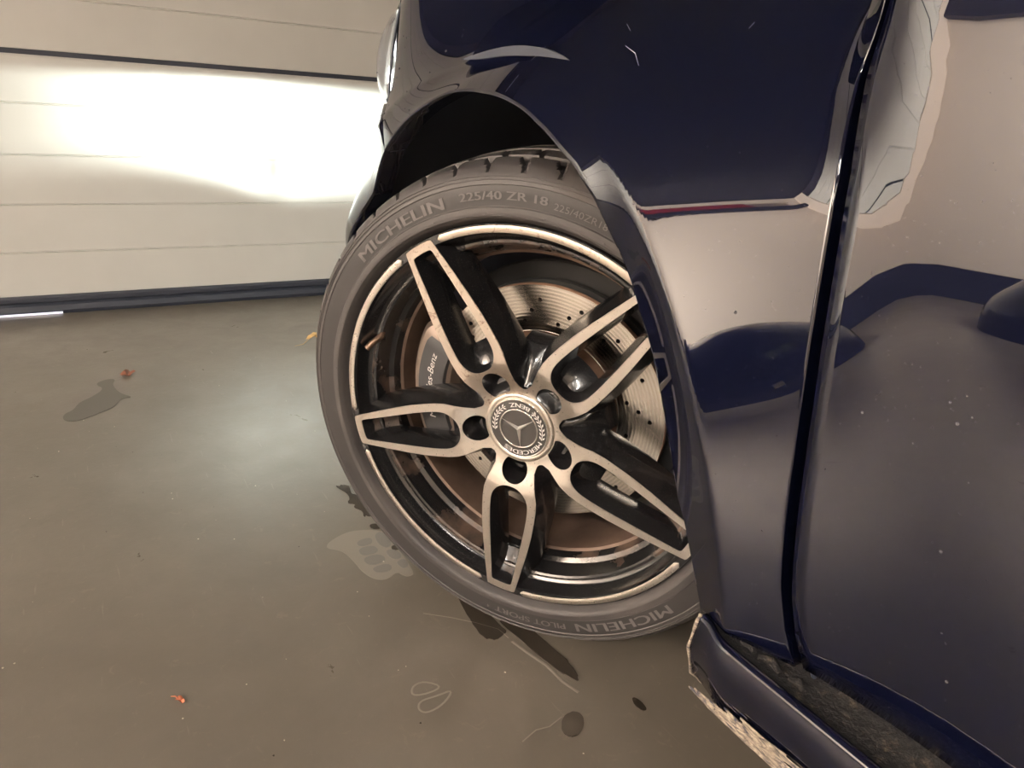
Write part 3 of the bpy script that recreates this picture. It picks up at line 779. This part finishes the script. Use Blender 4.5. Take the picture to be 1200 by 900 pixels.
# maker's script runs up the cover
V, F = text_mesh('Mercedes-Benz', 1.0, 1.0, .25)
xs = [v[0] for v in V]; x0, x1 = min(xs), max(xs); out = []
for x, y, z in V:
    t = (x-x0)/(x1-x0); a = math.radians(194-(194-157.5)*t); rr = .1465 + (y/.7)*.0088; out.append((rr*math.cos(a), .0471, rr*math.sin(a)))
mesh('caliper_script', out, F, 'white_print', cal, smooth=False)

# ------------------------------------------------------------------ droplets and scratches on the body
rng = random.Random(5); mb = MB()
def dome(c, nrm, r_):
    nrm = Vector(nrm).normalized(); a = nrm.orthogonal().normalized(); b = nrm.cross(a); c = Vector(c); V = []; F = []
    for k, (f_, h_) in enumerate(((1, 0), (.8, .35), (.4, .55))):
        V += [c + (a*math.cos(2*PI*q_/7)+b*math.sin(2*PI*q_/7))*r_*f_ + nrm*r_*h_ for q_ in range(7)]
    V.append(c+nrm*r_*.62)
    for k in range(2): F += [(k*7+q_, k*7+(q_+1) % 7, (k+1)*7+(q_+1) % 7, (k+1)*7+q_) for q_ in range(7)]
    F += [(14+q_, 14+(q_+1) % 7, 21) for q_ in range(7)]; mb.add(V, F)
def gn(x, z): e = 1e-3; return Vector(((g_(x+e, z)-g_(x-e, z))/(2*e), -1, (g_(x, z+e)-g_(x, z-e))/(2*e)))
for k in range(72):
    if k < 34: x, z = -.30+.17*rng.random(), .33+.12*rng.random()
    elif k < 50: x, z = -.30+.16*rng.random(), .25+.1*rng.random()
    else: x, z = .33+.28*rng.random(), .04+.24*rng.random()
    r_ = math.hypot(x, z)
    if r_ < arch_r(math.degrees(math.atan2(z, x)))+.004 or abs(x-shut_x(z)) < .009: continue
    dome(P3(x, z), gn(x, z), (.0006+.0012*rng.random()**2)*(1 if k < 50 else .7))
mb.build('water_droplets', 'droplet', car, kind='stuff', label='tiny clear water drops on the fender and door')
mb = MB()
def scratch(pts, w_=.0004):
    pts = [Vector(P3(x, z, -.00025)) for x, z in pts]; rows = []
    for i, p in enumerate(pts):
        t = (pts[min(i+1, len(pts)-1)]-pts[max(i-1, 0)]).normalized(); nn = Vector((0, -1, .1)); s_ = t.cross(nn).normalized(); ww = w_*(1-.7*abs(2*i/(len(pts)-1)-1)); rows.append([p-s_*ww, p+s_*ww])
    mb.grid(rows)
SCR = [[(.178, .405), (.198, .398), (.214, .388)], [(.062, .412), (.066, .398)], [(.070, .385), (.075, .370)], [(.285, .47), (.289, .44), (.290, .41)], [(.150, .425), (.165, .418)], [(.30, .46), (.315, .49)]]
for s_ in SCR: scratch(s_)
mb.build('paint_scratches', 'scratch_white', car, kind='stuff', label='fine white scratches in the navy paint')

# ------------------------------------------------------------------ things on the floor
def blob(mb, pts, z=.0009, i=0, dome_=0.0, jag=.0, seed=0):
    """flat or slightly domed patch from an outline"""
    P = chaikin(chaikin(pts)); rg = random.Random(seed); c = Vector((sum(p[0] for p in P)/len(P), sum(p[1] for p in P)/len(P)))
    out = []
    for p in P:
        d = Vector(p)-c; out.append(c + d*(1+jag*(rg.random()-.5)))
    tri = tessellate_polygon([[Vector((p.x, p.y, 0)) for p in out]])
    b = len(mb.V); mb.add([(p.x, p.y, z) for p in out], [tuple(t) for t in tri], i)
    n_ = len(out); mb.add([(p.x, p.y, z) for p in out]+[(p.x, p.y, .0001) for p in out], [(q_, q_+n_, (q_+1) % n_+n_, (q_+1) % n_) for q_ in range(n_)], i)

FD = {'damp': [(-1.2915, -0.4387), (-1.3199, -0.4092), (-1.3118, -0.3896), (-1.2716, -0.4004), (-1.1965, -0.3871), (-1.159, -0.3597), (-1.1597, -0.387), (-1.1065, -0.4022), (-1.0822, -0.4311), (-1.0566, -0.4609), (-1.0457, -0.4856), (-1.0669, -0.506), (-1.1033, -0.5023), (-1.1187, -0.4849), (-1.1677, -0.4725), (-1.1927, -0.4477), (-1.2469, -0.4166)], 'wetA': [(-0.5211, -0.0688), (-0.4963, -0.059), (-0.4669, -0.0561), (-0.4488, -0.0694), (-0.4409, -0.0549), (-0.4297, -0.0648), (-0.4142, -0.0519), (-0.3897, -0.0592), (-0.3949, -0.049), (-0.3712, -0.036), (-0.3498, -0.0321), (-0.3926, -0.0281), (-0.4282, -0.0372), (-0.4739, -0.0413), (-0.479, -0.0521), (-0.5149, -0.0428), (-0.521, -0.0562)], 'wetB': [(-0.3644, -0.0575), (-0.3491, -0.0606), (-0.3405, -0.0427), (-0.3587, -0.0406)], 'wetC': [(-0.2813, -0.0514), (-0.2715, -0.0507), (-0.2676, -0.0364), (-0.2859, -0.0428)], 'pale': [(-0.3367, -0.1387), (-0.3538, -0.1092), (-0.3565, -0.0857), (-0.3404, -0.0474), (-0.317, -0.0422), (-0.199, -0.0426), (-0.1938, -0.0555), (-0.2014, -0.0632), (-0.2146, -0.0665), (-0.2015, -0.0864), (-0.2077, -0.1029), (-0.2342, -0.1142), (-0.271, -0.1165), (-0.3078, -0.1238), (-0.3215, -0.1432)], 'tiles': [[(-0.3221, -0.095), (-0.3254, -0.0691), (-0.3044, -0.0721), (-0.3034, -0.0969)], [(-0.3006, -0.1), (-0.3002, -0.0725), (-0.276, -0.0713), (-0.2761, -0.1019)], [(-0.2726, -0.1031), (-0.2724, -0.0726), (-0.2477, -0.0688), (-0.2448, -0.1)], [(-0.2406, -0.0994), (-0.2416, -0.0689), (-0.2205, -0.0706), (-0.2213, -0.0958)], [(-0.3308, -0.0614), (-0.3345, -0.0449), (-0.2905, -0.0433), (-0.2804, -0.0585), (-0.3016, -0.0663)], [(-0.2768, -0.0643), (-0.2749, -0.0471), (-0.2472, -0.0424), (-0.2441, -0.0614)], [(-0.2393, -0.06), (-0.2428, -0.042), (-0.2198, -0.0448), (-0.216, -0.0573)]], 'wetD': [(-0.1331, -0.01), (-0.1051, 0.0094), (-0.0358, 0.0107), (-0.014, 0.0144), (-0.0092, -0.0145), (-0.0327, -0.0227), (-0.0835, -0.0179)], 'wetE': [(-0.0563, 0.0111), (-0.0189, 0.0445), (0.0315, 0.0512), (0.0711, 0.057), (0.1024, 0.0511), (0.0975, 0.0415), (0.057, 0.0294), (0.0013, 0.0215)], 'oil': [(0.1436, -0.0024), (0.1418, 0.0135), (0.1522, 0.0199), (0.1656, 0.0122), (0.1737, 0.0008), (0.1741, -0.0112), (0.1647, -0.0166), (0.1531, -0.012)], 'oil2': [(0.1561, 0.0893), (0.1637, 0.095), (0.1816, 0.094), (0.1796, 0.0858), (0.1674, 0.0841)], 'line1': [(0.0031, 0.0099), (0.0285, 0.0158), (0.0623, 0.026), (0.0976, 0.0286), (0.1206, 0.0357)], 'line2': [(0.1536, -0.0641), (0.1462, -0.0416), (0.1492, -0.025), (0.1436, -0.0047)], 'line3': [(-0.1036, -0.0718), (-0.0785, -0.0416), (-0.0538, -0.017), (-0.0264, 0.0055), (-0.0049, 0.0092)], 'loop1': [(0.039, -0.1046), (0.0162, -0.1239), (0.0202, -0.1413), (0.0366, -0.146), (0.0408, -0.1257)], 'loop2': [(0.0463, -0.0966), (0.047, -0.1196), (0.0453, -0.1409), (0.0566, -0.148), (0.0669, -0.1417), (0.0631, -0.1181)], 'redleaf': [(-1.4433, -0.3542), (-1.3922, -0.3645), (-1.3398, -0.3654), (-1.28, -0.3624), (-1.2347, -0.35)], 'pt': [(-0.081, -0.3862), (-1.4296, 0.134), (-0.8956, -0.4506), (-0.8503, -0.4296), (-1.1871, -0.0073)]}
mb = MB(); blob(mb, FD['damp'], .0007); mb.build('damp_patch', 'damp_patch', smooth=False, label='dull damp patch on the floor by the red leaf', cat='stain')
for key, lab in (('wetA', 'jagged wet splash beside the tyre, the largest of its row'), ('wetB', 'small wet mark between the jagged splash and the pale print'), ('wetC', 'smallest wet mark touching the pale tread print'),
                 ('wetD', 'wet streak under the tyre beside the pale fan on the floor'), ('wetE', 'long wet streak leading away from below the tyre'), ('oil', 'round dark oily drop on the floor below the wheel'), ('oil2', 'slim dark drop mark near the side skirt')):
    mb = MB(); blob(mb, FD[key], .0011, jag=.12 if key in ('wetA', 'wetD', 'wetE') else .05, seed=len(key)+ord(key[-1]))
    mb.build('oil_drop' if 'oil' in key else 'wet_mark', 'wet_film', smooth=False, label=lab, cat='stain')
pr = empty('tread_print', (0, 0, 0), label='pale dried tread print with grey blocks beside the tyre', cat='stain')
mb = MB(); blob(mb, FD['pale'], .0004, seed=3); mb.build('dried_film', 'print_pale', pr, smooth=False)
for t in FD['tiles']:
    mb = MB(); blob(mb, t, .0008); mb.build('tread_block', 'print_grey', pr, smooth=False)
def line(name, pts, w_, lab, m_='print_pale', closed=False):
    mb = MB(); P = [Vector((x, y, .0008)) for x, y in pts]; 
    if closed: P = [Vector((x, y, .0008)) for x, y in chaikin(chaikin(pts))]; P.append(P[0]); P.append(P[1])
    rows = []
    for i, p in enumerate(P):
        t = (P[min(i+1, len(P)-1)]-P[max(i-1, 0)]).normalized(); s_ = Vector((-t.y, t.x, 0)); rows.append([p-s_*w_, p+Vector((0, 0, .0004)), p+s_*w_])
    mb.grid(rows); return mb.build(name, m_, label=lab, cat='stain')
line('dried_edge', FD['line1'], .0022, 'pale dried edge along the long wet streak')
line('floor_scratch', FD['line2'], .0008, 'thin pale scratch running to the round oily drop')
line('floor_scratch', FD['line3'], .0008, 'thin pale scratch curving in front of the tyre bottom')
line('dried_ring', FD['loop1'][:-1], .0014, 'faint dried ring, the one nearer the tyre', 'print_pale', True)
line('dried_ring', FD['loop2'], .0014, 'faint dried ring, the one farther from the tyre', 'print_pale', True)
# leaves
def leaf(name, loc, size, rz, m_, lab, curl=.3, lobes=5, seed=1, cup=0.0):
    t = empty(name, (loc[0], loc[1], 0), label=lab, cat='leaf'); t.rotation_euler = (0, 0, rz); rg = random.Random(seed)
    rim = []
    for k in range(lobes*4):
        a = 2*PI*k/(lobes*4); r_ = size*(.55+.45*(1 if k % 4 == 0 else (.1 if k % 4 == 2 else .5)))*(.8+.4*rg.random()); x, y = r_*math.cos(a), r_*math.sin(a)*.6
        z = .0012+curl*size*abs(math.sin(a*1.5+seed))*.6 + cup*size*(1-(x/size)**2)
        rim.append((x, y, z))
    mid_ = [(x*.5, y*.5, z*.6+.001 + cup*size*.4) for x, y, z in rim]; n_ = len(rim)
    V = [(0, 0, .0014+cup*size)] + mid_ + rim
    F = [(0, 1+k, 1+(k+1) % n_) for k in range(n_)] + [(1+k, 1+n_+k, 1+n_+(k+1) % n_, 1+(k+1) % n_) for k in range(n_)]
    mesh('blade', V, F, m_, t, smooth=False)
    mb = MB(); mb.tube([(-size*.3, 0, .002+cup*size*.8), (-size*1.0, -size*.1, .004), (-size*1.7, -size*.3, .0018)], [.0009, .0008, .0005], 6); mb.build('stem', m_, t)
leaf('dry_leaf', (-.081, -.3862), .0085, .5, 'leaf_orange', 'tiny orange dry leaf on the open floor nearest the camera', .7, 3, 4)
leaf('dry_leaf', (-1.33, -.362), .030, -.15, 'leaf_red', 'crumpled reddish brown leaf behind the damp patch', .6, 4, 2)
leaf('dry_leaf', (-1.435, .150), .034, 1.4, 'leaf_yellow', 'curled yellow leaf peeping out beside the tyre', .5, 3, 3, cup=.75)
# loose grit
rng = random.Random(21); mb = MB(); md = MB()
for k in range(90):
    x, y = -1.6+2.0*rng.random(), -.75+.75*rng.random(); r_ = .0006+.0010*rng.random()**2; b_ = mb if rng.random() < .6 else md
    c = Vector((x, y, r_*.6)); V = [c+Vector((r_*(1+rng.random()*.8), 0, 0)), c+Vector((0, r_, 0)), c-Vector((r_, 0, 0)), c-Vector((0, r_, 0)), c+Vector((0, 0, r_*.7)), c-Vector((0, 0, r_*.7))]
    b_.add(V, [(0, 1, 4), (1, 2, 4), (2, 3, 4), (3, 0, 4), (1, 0, 5), (2, 1, 5), (3, 2, 5), (0, 3, 5)])
mb.build('pale_grit', 'grit', smooth=False, label='pale grains of grit scattered over the grey floor', cat='grit', kind='stuff')
md.build('dark_grit', 'grit_dark', smooth=False, label='dark crumbs scattered over the grey floor', cat='grit', kind='stuff')

# ------------------------------------------------------------------ the bay beside: what the paint mirrors
rb = empty('roof_box', (-1.0, -3.40, 0), label='glossy dark roof box lying by the left wall, mirrored in the door', cat='box')
mb = MB(); rows = []
for j in range(41):
    t = j/40; x = 1.9*t; e = (1-(1-min(1, t*4.5+.03))**2.2)**.5*(1-max(0, (t-.9)/.1)**3*.5); w_ = .40*(.35+.65*e); zt = .30 + (.30*smoothstep(t/.30)+.0)*(1-.35*max(0, t-.5)); row = []
    for k in range(17):
        a = PI*k/16; row.append((x, -w_*math.copysign(abs(math.cos(a))**.6, math.cos(a)), .06 + (zt-.06)*(.15+.85*e)*math.sin(a)**.5))
    rows.append(row)
mb.grid(rows); mb.add(rows[0], [tuple(range(17))]); mb.add(rows[-1], [tuple(range(17))[::-1]]); fix(mb.build('lid', 'other_car_paint', rb), 50)
mb = MB(); mb.grid([[(q[0][0]+.002, q[0][1]*1.02, z_) for q in rows] for z_ in (.0, .075)]); mb.grid([[(q[-1][0]+.002, q[-1][1]*1.02, z_) for q in rows] for z_ in (.0, .075)]); mb.build('tray', 'rail_dark', rb)
for x in (.55, 1.2):
    mb = MB(); mb.box((x, .41, .07), (x+.05, .435, .10)); mb.build('clasp', 'chrome', rb, smooth=False)
mb = MB(); mb.box((-2.09, -3.995, 1.80), (-1.30, -3.90, 1.92)); mb.build('wall_shelf', 'rail_dark', smooth=False, label='dark shelf rail along the left wall', cat='shelf')
mb = MB(); mb.box((-1.75, -3.98, 1.92), (-1.45, -3.91, 2.04)); mb.box((-1.76, -3.985, 2.04), (-1.44, -3.905, 2.06)); mb.build('storage_box', 'rail_red', smooth=False, label='red lidded box on the short wall shelf', cat='box')
